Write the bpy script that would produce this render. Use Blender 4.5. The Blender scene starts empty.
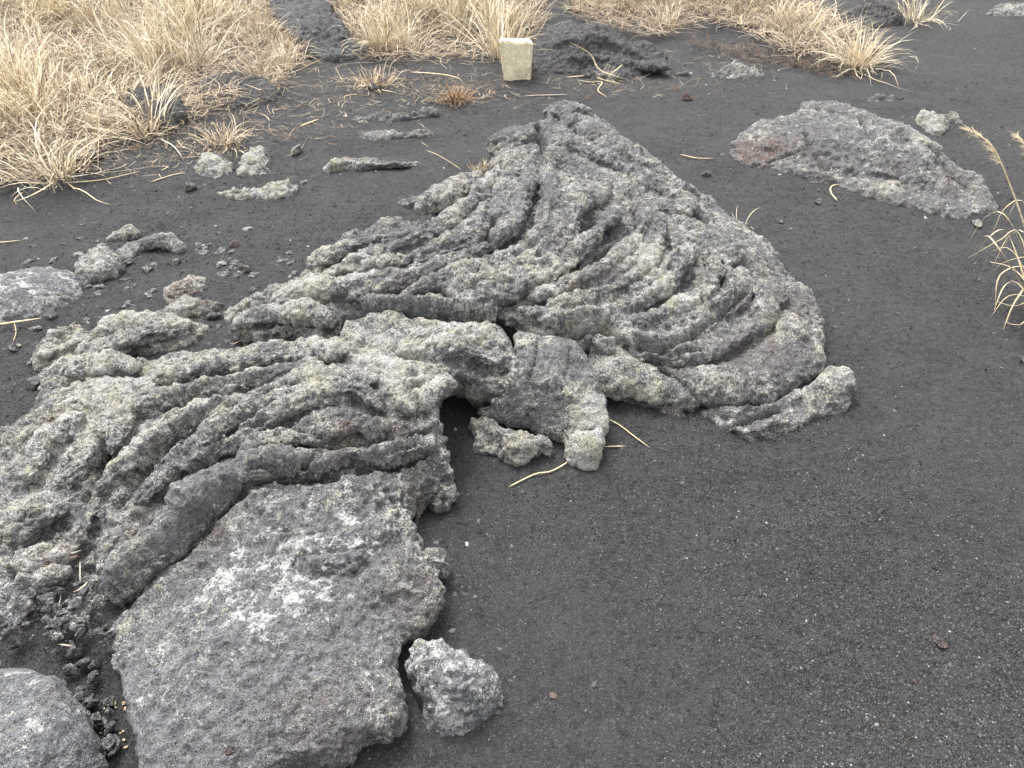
import bpy, math, random
import numpy as np
from mathutils import Vector

R = math.radians
random.seed(7)
rng = np.random.default_rng(7)
SC = bpy.context.scene
COL = SC.collection

# ------------------------------------------------------------------ camera
CAM_H, PITCH, FPX = 1.5, 40.0, 773.0
cam_d = bpy.data.cameras.new('camera'); cam = bpy.data.objects.new('camera', cam_d); COL.objects.link(cam)
cam.location = (0, 0, CAM_H); cam.rotation_euler = (R(90 - PITCH), 0, 0)
cam_d.sensor_width = 36; cam_d.lens = FPX * 36 / 1024; cam_d.clip_end = 2000; cam_d.clip_start = .02
SC.camera = cam
# ------------------------------------------------------------------ sky and sun (bright overcast day)
SUN_EL, SUN_AZ = 58.0, -28.0       # azimuth from +Y (away from camera), negative = left
w = bpy.data.worlds.new('World'); SC.world = w; w.use_nodes = True
nt = w.node_tree; bg = nt.nodes['Background']; bg.inputs['Strength'].default_value = .15
sky = nt.nodes.new('ShaderNodeTexSky'); sky.sky_type = 'NISHITA'; sky.sun_disc = False
sky.sun_elevation = R(SUN_EL); sky.sun_rotation = R(SUN_AZ); sky.dust_density = 4; sky.air_density = 1.0
hs = nt.nodes.new('ShaderNodeHueSaturation'); hs.inputs['Saturation'].default_value = .10
nt.links.new(sky.outputs[0], hs.inputs['Color']); nt.links.new(hs.outputs[0], bg.inputs['Color'])
sd = bpy.data.lights.new('sun', 'SUN'); sd.energy = .9; sd.angle = R(22); sd.color = (1, .975, .94)
sd.color = (1, .985, .96); so = bpy.data.objects.new('sun', sd); COL.objects.link(so)
so.rotation_euler = (R(90 - SUN_EL), 0, 0)
_d = Vector((math.sin(R(SUN_AZ)) * math.cos(R(SUN_EL)), math.cos(R(SUN_AZ)) * math.cos(R(SUN_EL)), math.sin(R(SUN_EL))))
so.rotation_euler = _d.to_track_quat('Z', 'Y').to_euler()
SC.view_settings.view_transform = 'Standard'; SC.view_settings.look = 'None'
SC.view_settings.exposure = 1.78; SC.view_settings.gamma = 1

# ------------------------------------------------------------------ helpers
_c, _s = math.cos(R(PITCH)), math.sin(R(PITCH))
def W(px, py, h=0.0):
    """point of the place, at height h, that the photograph shows at pixel px, py"""
    u = (np.asarray(px, float) - 512) / FPX; v = (np.asarray(py, float) - 384) / FPX
    dy = _c - v * _s; dz = -_s - v * _c
    t = (h - CAM_H) / dz
    return np.stack([u * t, dy * t, np.zeros_like(t) + h], -1)

def _h(ix, iy, iz, seed):
    n = (ix * 374761393 + iy * 668265263 + iz * 2147483647 + seed * 1274126177) & 0xffffffff
    n = ((n ^ (n >> 13)) * 1274126177) & 0xffffffff
    n = ((n ^ (n >> 16)) * 2246822519) & 0xffffffff
    n = n ^ (n >> 15)
    return (n & 0xffffff) / 8388608.0 - 1.0
def noise(P, s, seed=0):
    Q = P * s + 137.31 * (seed % 7 + 1); I = np.floor(Q).astype(np.int64); f = Q - I
    f = f * f * f * (f * (f * 6 - 15) + 10)
    x, y, z = I[:, 0], I[:, 1], I[:, 2]; r = 0
    for dx in (0, 1):
        wx = f[:, 0] if dx else 1 - f[:, 0]
        for dy in (0, 1):
            wy = f[:, 1] if dy else 1 - f[:, 1]
            for dz in (0, 1):
                wz = f[:, 2] if dz else 1 - f[:, 2]
                r = r + wx * wy * wz * _h(x + dx, y + dy, z + dz, seed)
    return r
def fbm(P, s, o=3, seed=0):
    a, r = 1.0, 0
    for i in range(o): r = r + a * noise(P, s * 2.03 ** i, seed + i * 11); a *= .5
    return r
def cells(P, s, seed=0):
    """distance to the nearest scattered point, in cells"""
    Q = P * s; I = np.floor(Q).astype(np.int64); best = np.full(len(P), 9.0)
    for dx in (-1, 0, 1):
        for dy in (-1, 0, 1):
            for dz in (-1, 0, 1):
                J = I + (dx, dy, dz)
                o = np.stack([_h(J[:, 0], J[:, 1], J[:, 2], seed + k) * .5 + .5 for k in (1, 2, 3)], -1)
                best = np.minimum(best, ((J + o - Q) ** 2).sum(1))
    return np.sqrt(best)

def spline(pts, step):
    P = np.asarray(pts, float)
    if len(P) < 3:
        out = [P[0] + (P[1] - P[0]) * t for t in np.linspace(0, 1, 12)]
    else:
        out = []; E = np.vstack([2 * P[0] - P[1], P, 2 * P[-1] - P[-2]])
        for i in range(1, len(E) - 2):
            a, b, c, d = E[i - 1:i + 3]
            for t in np.linspace(0, 1, 12, endpoint=False):
                out.append(.5 * (2 * b + (c - a) * t + (2 * a - 5 * b + 4 * c - d) * t * t + (3 * b - a - 3 * c + d) * t ** 3))
        out.append(P[-1])
    out = np.array(out); L = np.r_[0, np.cumsum(np.linalg.norm(np.diff(out[:, :3], axis=0), axis=1))]
    n = max(4, int(L[-1] / step)); q = np.linspace(0, L[-1], n)
    return np.stack([np.interp(q, L, out[:, k]) for k in range(out.shape[1])], -1)

def tag(o, label=None, cat=None, group=None, kind=None):
    if label: o['label'] = label
    if cat: o['category'] = cat
    if group: o['group'] = group
    if kind: o['kind'] = kind
    return o
def mesh_np(name, V, F, mat=None, parent=None, smooth=False):
    me = bpy.data.meshes.new(name)
    F = np.asarray(F)
    me.vertices.add(len(V)); me.vertices.foreach_set('co', np.asarray(V, np.float32).ravel())
    k = F.shape[1]; me.loops.add(F.size); me.loops.foreach_set('vertex_index', F.astype(np.int32).ravel())
    me.polygons.add(len(F)); me.polygons.foreach_set('loop_start', np.arange(0, F.size, k, dtype=np.int32))
    me.polygons.foreach_set('loop_total', np.full(len(F), k, np.int32))
    me.polygons.foreach_set('use_smooth', np.full(len(F), smooth))
    me.update(calc_edges=True); me.validate()
    if mat: me.materials.append(mat)
    o = bpy.data.objects.new(name, me); COL.objects.link(o)
    if parent: o.parent = parent
    return o
def set_attr(me, name, A):
    a = me.color_attributes.new(name, 'FLOAT_COLOR', 'POINT')
    a.data.foreach_set('color', np.asarray(A, np.float32).ravel())

# ------------------------------------------------------------------ materials
class N:
    def __init__(s, name):
        s.m = bpy.data.materials.new(name); s.m.use_nodes = True; s.t = s.m.node_tree
        s.b = s.t.nodes['Principled BSDF']; s.b.inputs['Specular IOR Level'].default_value = .25
        s.b.inputs['Roughness'].default_value = .9
        s.geo = s.t.nodes.new('ShaderNodeTexCoord').outputs['Object']
    def put(s, sock, v):
        if isinstance(v, bpy.types.NodeSocket): s.t.links.new(v, sock)
        elif isinstance(v, (tuple, list)) and len(v) == 3: sock.default_value = (*v, 1)
        else: sock.default_value = v
    def noise(s, sc, det=3, rough=.6, dist=0, vec=None):
        n = s.t.nodes.new('ShaderNodeTexNoise'); n.inputs['Scale'].default_value = sc; n.inputs['Detail'].default_value = det
        n.inputs['Roughness'].default_value = rough; n.inputs['Distortion'].default_value = dist
        s.t.links.new(vec or s.geo, n.inputs['Vector']); return n.outputs['Fac']
    def vor(s, sc, out='Distance', rnd=1, feat='F1'):
        n = s.t.nodes.new('ShaderNodeTexVoronoi'); n.inputs['Scale'].default_value = sc; n.feature = feat
        n.inputs['Randomness'].default_value = rnd; s.t.links.new(s.geo, n.inputs['Vector']); return n.outputs[out]
    def ramp(s, v, a, b, lo=0., hi=1.):
        n = s.t.nodes.new('ShaderNodeMapRange'); n.clamp = True
        s.put(n.inputs[0], v); n.inputs[1].default_value = a; n.inputs[2].default_value = b
        n.inputs[3].default_value = lo; n.inputs[4].default_value = hi; return n.outputs[0]
    def math(s, op, a, b=0.):
        n = s.t.nodes.new('ShaderNodeMath'); n.operation = op; s.put(n.inputs[0], a); s.put(n.inputs[1], b); return n.outputs[0]
    def mix(s, f, a, b, mode='MIX'):
        n = s.t.nodes.new('ShaderNodeMix'); n.data_type = 'RGBA'; n.blend_type = mode
        s.put(n.inputs[0], f); s.put(n.inputs[6], a); s.put(n.inputs[7], b); return n.outputs[2]
    def attr(s, name):
        n = s.t.nodes.new('ShaderNodeAttribute'); n.attribute_name = name
        q = s.t.nodes.new('ShaderNodeSeparateColor'); s.t.links.new(n.outputs['Color'], q.inputs[0])
        return q.outputs[0], q.outputs[1], q.outputs[2], n.outputs['Alpha'], n.outputs['Color']
    def bump(s, h, dist, strength=1, prev=None):
        n = s.t.nodes.new('ShaderNodeBump'); n.inputs['Distance'].default_value = dist; n.inputs['Strength'].default_value = strength
        s.t.links.new(h, n.inputs['Height'])
        if prev: s.t.links.new(prev, n.inputs['Normal'])
        return n.outputs[0]
    def done(s, col, nrm=None):
        s.put(s.b.inputs['Base Color'], col)
        if nrm: s.t.links.new(nrm, s.b.inputs['Normal'])
        return s.m

def mat_lava(name='lava_rock', dk=1.):
    n = N(name); li, bl, rd, wh, _ = n.attr('zone')
    a = n.noise(9, 5, .65); b = n.noise(55, 5, .75); c = n.noise(210, 3, .7)
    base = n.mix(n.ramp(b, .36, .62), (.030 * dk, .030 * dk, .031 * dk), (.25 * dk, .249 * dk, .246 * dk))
    base = n.mix(n.ramp(a, .35, .65, 0, .5), base, (.125 * dk, .123 * dk, .119 * dk))
    blue = n.mix(n.ramp(b, .3, .7), (.070, .074, .080), (.29, .298, .310))
    base = n.mix(bl, base, blue)
    redc = n.mix(n.ramp(c, .35, .65), (.085, .050, .040), (.215, .150, .130))
    base = n.mix(n.math('MULTIPLY', rd, n.ramp(n.noise(40, 4, .7), .38, .55)), base, redc)
    # crust lichen: small pale rosettes thrown over the rock
    l1 = n.math('ADD', n.noise(170, 5, .85, .5), n.math('ADD', n.math('MULTIPLY', n.noise(36, 5, .75, .4), .6), n.math('MULTIPLY', n.noise(7, 3, .6), .35)))
    thr = n.math('SUBTRACT', n.math('ADD', l1, n.math('MULTIPLY', li, .17)), 1.078 + (1 - dk) * .2)
    lf = n.ramp(thr, 0, .06)
    lc = n.mix(n.ramp(n.noise(16, 5, .7), .42, .60), (.60, .59, .56), (.53, .505, .385))
    base = n.mix(n.math('MULTIPLY', lf, .86), base, lc)
    w1 = n.math('ADD', n.noise(80, 7, .85, .8), n.math('MULTIPLY', n.noise(20, 3, .6), .7))
    wf = n.ramp(n.math('SUBTRACT', n.math('ADD', w1, n.math('MULTIPLY', wh, .23)), 1.045), 0, .045)
    base = n.mix(n.math('MULTIPLY', wf, .85), base, (.62, .62, .60))
    mv = n.math('MULTIPLY', n.ramp(n.noise(4.2, 4, .65), .56, .66), n.ramp(n.noise(38, 4, .7), .42, .58))
    base = n.mix(n.math('MULTIPLY', mv, .4), base, (.150, .098, .085))
    # dark vesicles and grit
    pit = n.ramp(n.vor(170), .10, .34)
    base = n.mix(n.ramp(c, .36, .47, .65, 0), base, (.035, .034, .033)); base = n.mix(n.ramp(c, .56, .68, 0, .45), base, (.40, .40, .39))
    nb = n.bump(b, .022, 1); nb = n.bump(c, .008, 1, nb); nb = n.bump(pit, .004, .8, nb)
    return n.done(base, nb)
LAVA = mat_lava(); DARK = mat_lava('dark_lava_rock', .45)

def mat_ground():
    n = N('black_cinder'); a = n.noise(1.3, 5, .6); g = n.noise(300, 3, .75); v = n.vor(260, 'Color')
    sp = n.t.nodes.new('ShaderNodeSeparateColor'); n.t.links.new(v, sp.inputs[0])
    col = n.mix(n.ramp(g, .32, .68), (.0155, .0157, .0162), (.088, .0885, .090))
    col = n.mix(n.ramp(sp.outputs[0], .90, .97, 0, .6), col, (.17, .168, .163))
    col = n.mix(n.ramp(sp.outputs[1], .95, .99, 0, .6), col, (.13, .10, .085))
    col = n.mix(n.ramp(a, .42, .66, 0, .4), col, (.074, .072, .069))
    col = n.mix(n.ramp(n.noise(6, 8, .75), .45, .66, 0, .45), col, (.088, .0875, .0875)); col = n.mix(n.ramp(n.noise(45, 5, .8), .36, .5, .6, 0), col, (.017, .017, .017))
    nb = n.bump(n.noise(26, 7, .8), .03, .8); nb = n.bump(g, .007, 1, nb); nb = n.bump(n.vor(260), .004, .8, nb)
    return n.done(col, nb)
GROUND = mat_ground()
def mat_attr(name, rough=.8, spec=.2, trans=0):
    n = N(name); _, _, _, _, c = n.attr('tint'); n.b.inputs['Roughness'].default_value = rough
    n.b.inputs['Specular IOR Level'].default_value = spec
    return n.done(n.mix(n.ramp(n.noise(60, 3), .3, .7, 0, .35), c, (.0, .0, .0), 'MIX') if 0 else c)
BLADE = mat_attr('dry_blade'); PEB = mat_attr('pebble', .95)
def mat_flat(name, a, b, sc, bump=.003):
    n = N(name); f = n.noise(sc, 5, .7)
    return n.done(n.mix(n.ramp(f, .35, .65), a, b), n.bump(f, bump, .8))
TWIG = mat_flat('dry_straw', (.34, .27, .16), (.62, .53, .36), 60, .001)
BARK = mat_flat('grey_twig', (.26, .23, .19), (.42, .38, .33), 60, .001)
RUST = mat_flat('dead_root', (.13, .07, .04), (.33, .21, .13), 50, .001)
def mat_marker():
    n = N('old_concrete'); f = n.noise(60, 6, .75); g = n.vor(120)
    c = n.mix(n.ramp(f, .35, .65), (.58, .50, .34), (.84, .75, .56))
    c = n.mix(n.ramp(g, .05, .2, .6, 0), c, (.14, .12, .08))
    c = n.mix(n.ramp(n.noise(9, 3), .5, .7, 0, .5), c, (.27, .22, .13))
    return n.done(c, n.bump(f, .006, .8, n.bump(g, .004, .8)))
MARKER = mat_marker()

# ------------------------------------------------------------------ ground
def gz(x, y):
    P = np.stack([x, y, np.zeros_like(x)], -1)
    near = np.exp(-((np.hypot(x, y) / 14) ** 4))
    return (.018 * fbm(P, 1.1, 3, 3) + .0085 * fbm(P, 4.5, 3, 5) + .0022 * fbm(P, 38, 2, 6) * np.exp(-(np.hypot(x, y) / 7) ** 4)) * near - .004
FOOT = []
# ------------------------------------------------------------------ lava builder
def poly_sd(X, Y, P):
    """signed distance to polygon, inside positive"""
    d = np.full(X.shape, 1e9); ins = np.zeros(X.shape, bool); n = len(P)
    for k in range(n):
        ax, ay = P[k]; bx, by = P[(k + 1) % n]
        ex, ey = bx - ax, by - ay; L = ex * ex + ey * ey + 1e-12
        t = np.clip(((X - ax) * ex + (Y - ay) * ey) / L, 0, 1)
        d = np.minimum(d, (X - ax - t * ex) ** 2 + (Y - ay - t * ey) ** 2)
        c = ((ay > Y) != (by > Y)) & (X < ex * (Y - ay) / (ey if abs(ey) > 1e-12 else 1e-12) + ax)
        ins ^= c
    return np.where(ins, 1, -1) * np.sqrt(d)
class TPS:
    def __init__(s, C, z, lam=1e-3):
        s.C = C; n = len(C); K = s.k(np.linalg.norm(C[:, None] - C[None], axis=2)) + lam * np.eye(n)
        Q = np.c_[np.ones(n), C]; A = np.block([[K, Q], [Q.T, np.zeros((3, 3))]])
        s.w = np.linalg.solve(A, np.r_[z, 0, 0, 0]); s.lo, s.hi = z.min() - .01, z.max() + .02
    def k(s, r): return r * r * np.log(r + 1e-9)
    def __call__(s, X, Y):
        sh = X.shape; P = np.stack([X.ravel(), Y.ravel()], -1); out = np.zeros(len(P))
        for a in range(0, len(P), 40000):
            p = P[a:a + 40000]; r = np.linalg.norm(p[:, None] - s.C[None], axis=2)
            out[a:a + 40000] = s.k(r) @ s.w[:-3] + s.w[-3] + p @ s.w[-2:]
        return np.clip(out, s.lo, s.hi).reshape(sh)
def drop_on(H, px, py, lift=0):
    h = .1
    for _ in range(25):
        p = W(px, py, h); h = .5 * h + .5 * (float(H(np.array([p[0]]), np.array([p[1]]))[0]) + lift)
    return W(px, py, h)
def tube(pts, seg=10, flat=1., wob=.12, seed=0):
    """pts: rows x, y, z, r -> closed tube"""
    P = np.asarray(pts); n = len(P); T = np.gradient(P[:, :3], axis=0); T /= np.linalg.norm(T, axis=1)[:, None] + 1e-9
    S = np.cross(T, (0, 0, 1.)); S /= np.linalg.norm(S, axis=1)[:, None] + 1e-9; U = np.cross(S, T)
    a = np.linspace(0, 2 * math.pi, seg, endpoint=False)
    rr = P[:, 3:4] * (1 + wob * noise(P[:, :3], 14, seed)[:, None])
    q = np.linspace(-1, 1, n); rr = rr * np.sqrt(np.clip(1 - np.abs(q) ** 8, .02, 1))[:, None]
    V = P[:, None, :3] + S[:, None] * (np.cos(a)[None] * rr)[..., None] + U[:, None] * (np.sin(a)[None] * rr * flat)[..., None]
    V = V.reshape(-1, 3); F = []
    for i in range(n - 1):
        for j in range(seg):
            k = (j + 1) % seg; F.append((i * seg + j, i * seg + k, (i + 1) * seg + k, (i + 1) * seg + j))
    c0, c1 = len(V), len(V) + 1; V = np.vstack([V, P[0, :3], P[-1, :3]])
    F2 = [(c0, (j + 1) % seg, j) for j in range(seg)] + [(c1, (n - 1) * seg + j, (n - 1) * seg + (j + 1) % seg) for j in range(seg)]
    return V, F + F2
def ball(c, r, seed=0):
    import bmesh
    bm = bmesh.new(); bmesh.ops.create_icosphere(bm, subdivisions=3, radius=1)
    V = np.array([v.co[:] for v in bm.verts]); F = [tuple(v.index for v in f.verts) for f in bm.faces]; bm.free()
    V = V * (1 + .18 * noise(V + seed * 3.1, 1.6, seed)[:, None])
    return V * np.asarray(r) + np.asarray(c), F
def remesh(parts, vox):
    me = bpy.data.meshes.new('tmp'); V = []; F = []; o = 0
    for v, f in parts:
        V.append(v); F += [tuple(int(k) + o for k in t) for t in f]; o += len(v)
    me.from_pydata(np.vstack(V).tolist(), [], F); ob = bpy.data.objects.new('tmp', me); COL.objects.link(ob)
    m = ob.modifiers.new('r', 'REMESH'); m.mode = 'VOXEL'; m.voxel_size = vox; m.use_smooth_shade = True
    dg = bpy.context.evaluated_depsgraph_get(); ev = ob.evaluated_get(dg); e = ev.to_mesh()
    n = len(e.vertices); P = np.empty(n * 3, np.float32); e.vertices.foreach_get('co', P)
    Fq = np.empty(len(e.loops), np.int32); e.loops.foreach_get('vertex_index', Fq)
    lt = np.empty(len(e.polygons), np.int32); e.polygons.foreach_get('loop_total', lt)
    P = P.reshape(-1, 3).astype(float)
    if (lt == 4).all(): Fq = Fq.reshape(-1, 4)
    else:
        ls = np.r_[0, np.cumsum(lt)[:-1]]; Fq = np.stack([Fq[ls], Fq[ls + 1], Fq[ls + 2], Fq[ls + np.minimum(3, lt - 1)]], -1)
    ev.to_mesh_clear(); bpy.data.objects.remove(ob); bpy.data.meshes.remove(me)
    return P, Fq
def normals(P, F):
    a = np.cross(P[F[:, 2]] - P[F[:, 0]], P[F[:, 3]] - P[F[:, 1]]); n = np.zeros_like(P)
    for k in range(4): np.add.at(n, F[:, k], a)
    return n / (np.linalg.norm(n, axis=1)[:, None] + 1e-12)
def relax(P, F, k=1):
    for _ in range(k):
        s = np.zeros_like(P); c = np.zeros(len(P))
        for a in range(4):
            np.add.at(s, F[:, a], P[F[:, (a + 1) % 4]] + P[F[:, (a - 1) % 4]]); np.add.at(c, F[:, a], 2)
        P = P * .4 + .6 * s / c[:, None]
    return P
def roughen(P, F, amp, seed, smooth_at=None):
    n = normals(P, F); wp = P + .015 * np.stack([noise(P, 12, seed + 40), noise(P, 12, seed + 41), noise(P, 12, seed + 42)], -1)
    k = np.ones(len(P)) if smooth_at is None else smooth_at
    d = .015 * fbm(wp, 7, 2, seed) * (.55 + .45 * k)
    c1 = cells(wp, 30, seed + 5); c2 = cells(wp, 78, seed + 9)
    big = .5 + .5 * noise(P, 6, seed + 17)
    d += .0085 * (.6 - c1) * k * (.4 + big) + .0070 * (.6 - c2) * (.15 + .85 * k)
    d += .0055 * (1 - 2.4 * np.abs(noise(wp, 24, seed + 2))) * k * (1.3 - big)
    d -= .006 * np.clip(.42 - cells(wp, 46, seed + 21), 0, 1) / .42 * (1.15 - k)
    d += .0065 * fbm(P, 62, 2, seed + 3) * (.6 + .4 * k)
    return P + n * (d * amp)[:, None], d
def cut_low(P, F, z):
    keep = (P[F][:, :, 2] > z).any(1); F = F[keep]; u, inv = np.unique(F, return_inverse=True)
    return u, inv.reshape(F.shape)

def lava(name, label, cat, rim, inner=(), ropes=(), lumps=(), cracks=(), zones=(), vox=.006, under=2.2, edge=.03,
         amp=1., seed=1, base=(.45, .15, .1, 0), smooth=(), group=None, keepz=-.09, sink=0., mat=None):
    rw = W(*np.array(rim, float).T); C = rw
    if len(inner): C = np.vstack([rw, W(*np.array(inner, float).T)])
    H = TPS(C[:, :2], C[:, 2])
    # rounded rim polygon
    e = spline(np.vstack([rw[-1:], rw, rw[:1]]), .03)[:, :2]
    pl = spline(np.vstack([rw, rw[:1]]), .035)[:-1, :2]
    FOOT.append(pl); g = vox * 1.4; x0, y0 = pl.min(0) - .05; x1, y1 = pl.max(0) + .05
    X, Y = np.meshgrid(np.arange(x0, x1, g), np.arange(y0, y1, g))
    P3 = np.stack([X.ravel(), Y.ravel(), X.ravel() * 0], -1)
    sdist = poly_sd(X, Y, pl) + (.024 * min(1, amp) * noise(P3, 9, seed) + .008 * noise(P3, 30, seed + 1)).reshape(X.shape) * min(1, edge / .03)
    Ht = H(X, Y); d = np.clip(sdist, 0, None)
    er = edge; rd = np.where(d < er, er - np.sqrt(np.clip(er * er - (er - d) ** 2, 0, None)), 0)
    SK = 0
    if sink:
        rd2 = np.full(X.shape, 9.)
        for r in ropes:
            for q_ in spline([drop_on(H, p[0], p[1], .01)[:2] for p in r[1]], .03): rd2 = np.minimum(rd2, (X - q_[0]) ** 2 + (Y - q_[1]) ** 2)
        SK = sink * np.exp(-(np.sqrt(rd2) / .055) ** 3) * np.clip(sdist / .04, 0, 1)
    zt = Ht - rd - SK; uu = under * (1 + .5 * noise(P3, 5, seed + 3).reshape(X.shape))
    zb = np.maximum(-.14, Ht - er - uu * d - .004); zb = np.minimum(zb, zt - .004)
    m = sdist > 0; idx = -np.ones(X.shape, int); idx[m] = np.arange(m.sum()); n = m.sum()
    cell = m[:-1, :-1] & m[1:, :-1] & m[:-1, 1:] & m[1:, 1:]
    a, b, c_, dd = idx[:-1, :-1][cell], idx[:-1, 1:][cell], idx[1:, 1:][cell], idx[1:, :-1][cell]
    top = np.stack([a, b, c_, dd], -1); bot = np.stack([a + n, dd + n, c_ + n, b + n], -1)
    ed = np.concatenate([top[:, [k, (k + 1) % 4]] for k in range(4)]); key = ed[:, 0] * (2 * n) + ed[:, 1]; rk = ed[:, 1] * (2 * n) + ed[:, 0]
    be = ed[~np.isin(key, rk)]; wall = np.stack([be[:, 1], be[:, 0], be[:, 0] + n, be[:, 1] + n], -1)
    VV = np.vstack([np.stack([X[m], Y[m], zt[m]], -1), np.stack([X[m], Y[m], zb[m]], -1)])
    parts = [(VV, np.vstack([top, bot, wall]).tolist())]
    for q, r in enumerate(ropes):
        rad, pts = r[0], r[1]; lift = r[2] if len(r) > 2 else 0; flat = r[3] if len(r) > 3 else 1.
        w3 = []
        for p in pts:
            rr = p[2] if len(p) > 2 else rad
            rr = rr * 1.17; c3 = drop_on(H, p[0], p[1], lift + rr * .5 * flat); w3.append([c3[0], c3[1], c3[2] - rr * .42 * flat, rr])
        parts.append(tube(spline(w3, rad * .45), flat=flat, wob=.2, seed=seed + q))
    for q, (px, py, r, lift) in enumerate(lumps):
        r = np.array(r if isinstance(r, (tuple, list)) else (r, r, r * .8)); c3 = drop_on(H, px, py, lift)
        parts.append(ball((c3[0], c3[1], c3[2] - r[2] * .4), r, seed + q))
    P, F = remesh(parts, vox); P = relax(P, F, 1)
    P = P + np.stack([.010 * noise(P, 9, seed + 50), .010 * noise(P, 9, seed + 51), .007 * noise(P, 11, seed + 52)], -1) * min(1, amp)
    sm = np.ones(len(P))
    for (px, py, h, rad, k) in smooth:
        c3 = W(px, py, h); sm = np.minimum(sm, 1 - (1 - k) * np.exp(-(((P[:, 0] - c3[0]) ** 2 + (P[:, 1] - c3[1]) ** 2) / rad ** 2) ** 2))
    sm = sm * np.clip(1.0 + .65 * fbm(P, 4.5, 2, seed + 60), .55, 1.5)
    P, dd = roughen(P, F, amp, seed, sm)
    for (wd, dp, pts) in cracks:
        cp = spline([drop_on(H, *p) for p in pts], .012)
        mn = np.full(len(P), 9.)
        for c3 in cp: mn = np.minimum(mn, (P[:, 0] - c3[0]) ** 2 + (P[:, 1] - c3[1]) ** 2)
        mn = np.sqrt(mn) * (1 + .4 * noise(P, 40, seed)); P[:, 2] -= dp * np.exp(-(mn / wd) ** 2)
    u, F = cut_low(P, F, keepz); P = P[u]; dd = dd[u]
    Z = np.tile(np.array(base, float), (len(P), 1))
    for (px, py, h, rad, ch, val) in zones:
        c3 = W(px, py, h); f = np.exp(-((P[:, 0] - c3[0]) ** 2 + (P[:, 1] - c3[1]) ** 2) / rad ** 2)
        f = np.clip(f * (1 + .8 * fbm(P, 9, 2, seed + 30)), 0, 1)
        if isinstance(ch, str): ch = 'lbrw'.index(ch)
        Z[:, ch] = Z[:, ch] * (1 - f) + val * f
    Z[:, 0] = np.clip(Z[:, 0] + 26 * dd, 0, 1.5)
    o = mesh_np(name, P, F, mat or LAVA, smooth=True); set_attr(o.data, 'zone', Z)
    tag(o, label, cat, group)
    return o, H

# ------------------------------------------------------------------ the ropy mound in the middle
rimA = [(568,97,.24),(590,108,.23),(614,126,.19),(638,150,.17),(668,176,.15),(702,192,.13),(735,215,.12),(762,236,.10),(785,258,.08),(806,282,.06),
        (822,312,.06),(826,340,.06),(824,366,.05),(802,386,.05),(768,400,.05),(732,402,.07),(704,386,.10),(664,366,.12),(630,348,.14),(598,336,.16),(565,332,.18),
        (520,322,.20),(470,312,.20),(410,310,.19),(345,312,.16),(338,334,.12),(300,330,.10),(262,335,.08),(228,322,.08),(222,310,.10),(258,290,.12),(302,270,.13),(312,250,.15),
        (352,229,.18),(388,212,.21),(424,216,.19),(444,204,.21),(468,172,.27),(490,158,.27),(490,138,.24),(508,121,.24),(538,121,.24),(549,102,.24)]
innA = [(560,150,.29),(530,175,.30),(500,210,.30),(600,200,.28),(450,250,.27),(560,250,.29),(640,240,.25),(700,270,.19),(520,290,.25),(420,290,.23),
        (600,310,.22),(680,320,.15),(740,330,.10),(760,360,.10),(800,345,.09),(350,285,.18),(290,300,.13),(620,150,.22),(660,200,.20),(650,345,.14)]
ropA = [(.036,[(499,166),(487,184),(468,204),(440,224),(404,242),(368,256),(338,272)]),
        (.026,[(515,164),(508,185),(498,208),(490,226)]),
        (.027,[(531,156),(528,182),(519,210),(500,236),(470,252),(428,266),(382,284),(345,298)]),
        (.026,[(548,164),(550,190),(544,216),(528,242),(500,258),(456,272),(402,290)]),
        (.026,[(566,162),(577,182),(569,210),(556,236),(532,256),(488,276),(440,288)]),
        (.025,[(594,184),(581,208),(566,236),(546,262),(515,276),(470,292)]),
        (.025,[(622,206),(600,226),(576,250),(548,272),(505,290),(450,300)]),
        (.021,[(606,182),(596,200)]),
        (.025,[(638,196),(643,220),(628,244),(602,266),(570,282),(530,296)]),
        (.022,[(660,212),(660,238),(646,262),(618,284),(582,298),(545,306)]),
        (.024,[(686,228),(686,256),(668,280),(638,300),(600,312),(560,314),(520,308)]),
        (.022,[(712,244),(714,270),(700,292),(670,310),(636,320),(606,320)]),
        (.027,[(742,262),(744,288),(726,310),(694,328),(654,336),(614,330)]),
        (.026,[(768,282),(768,308),(748,330),(712,346),(672,352),(636,344)]),
        (.03,[(268,304),(304,292),(348,284),(396,274),(440,262)]),
        (.028,[(318,262),(346,246),(380,238),(414,232),(436,222)]),
        (.022,[(300,285),(350,268),(400,258),(440,246)]),
        (.03,[(236,318),(270,312),(310,312),(336,322)],.01,.8),
        (.02,[(360,300),(410,300),(460,304),(500,306)]),
        (.06,[(562,112,.055),(592,130),(624,152),(660,176),(700,200,.04)],-.004,.9),
        (.042,[(556,140),(590,150),(628,168),(668,192),(706,216,.03)],-.004,.85),
        (.045,[(506,142),(526,136)],.0)]
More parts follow.
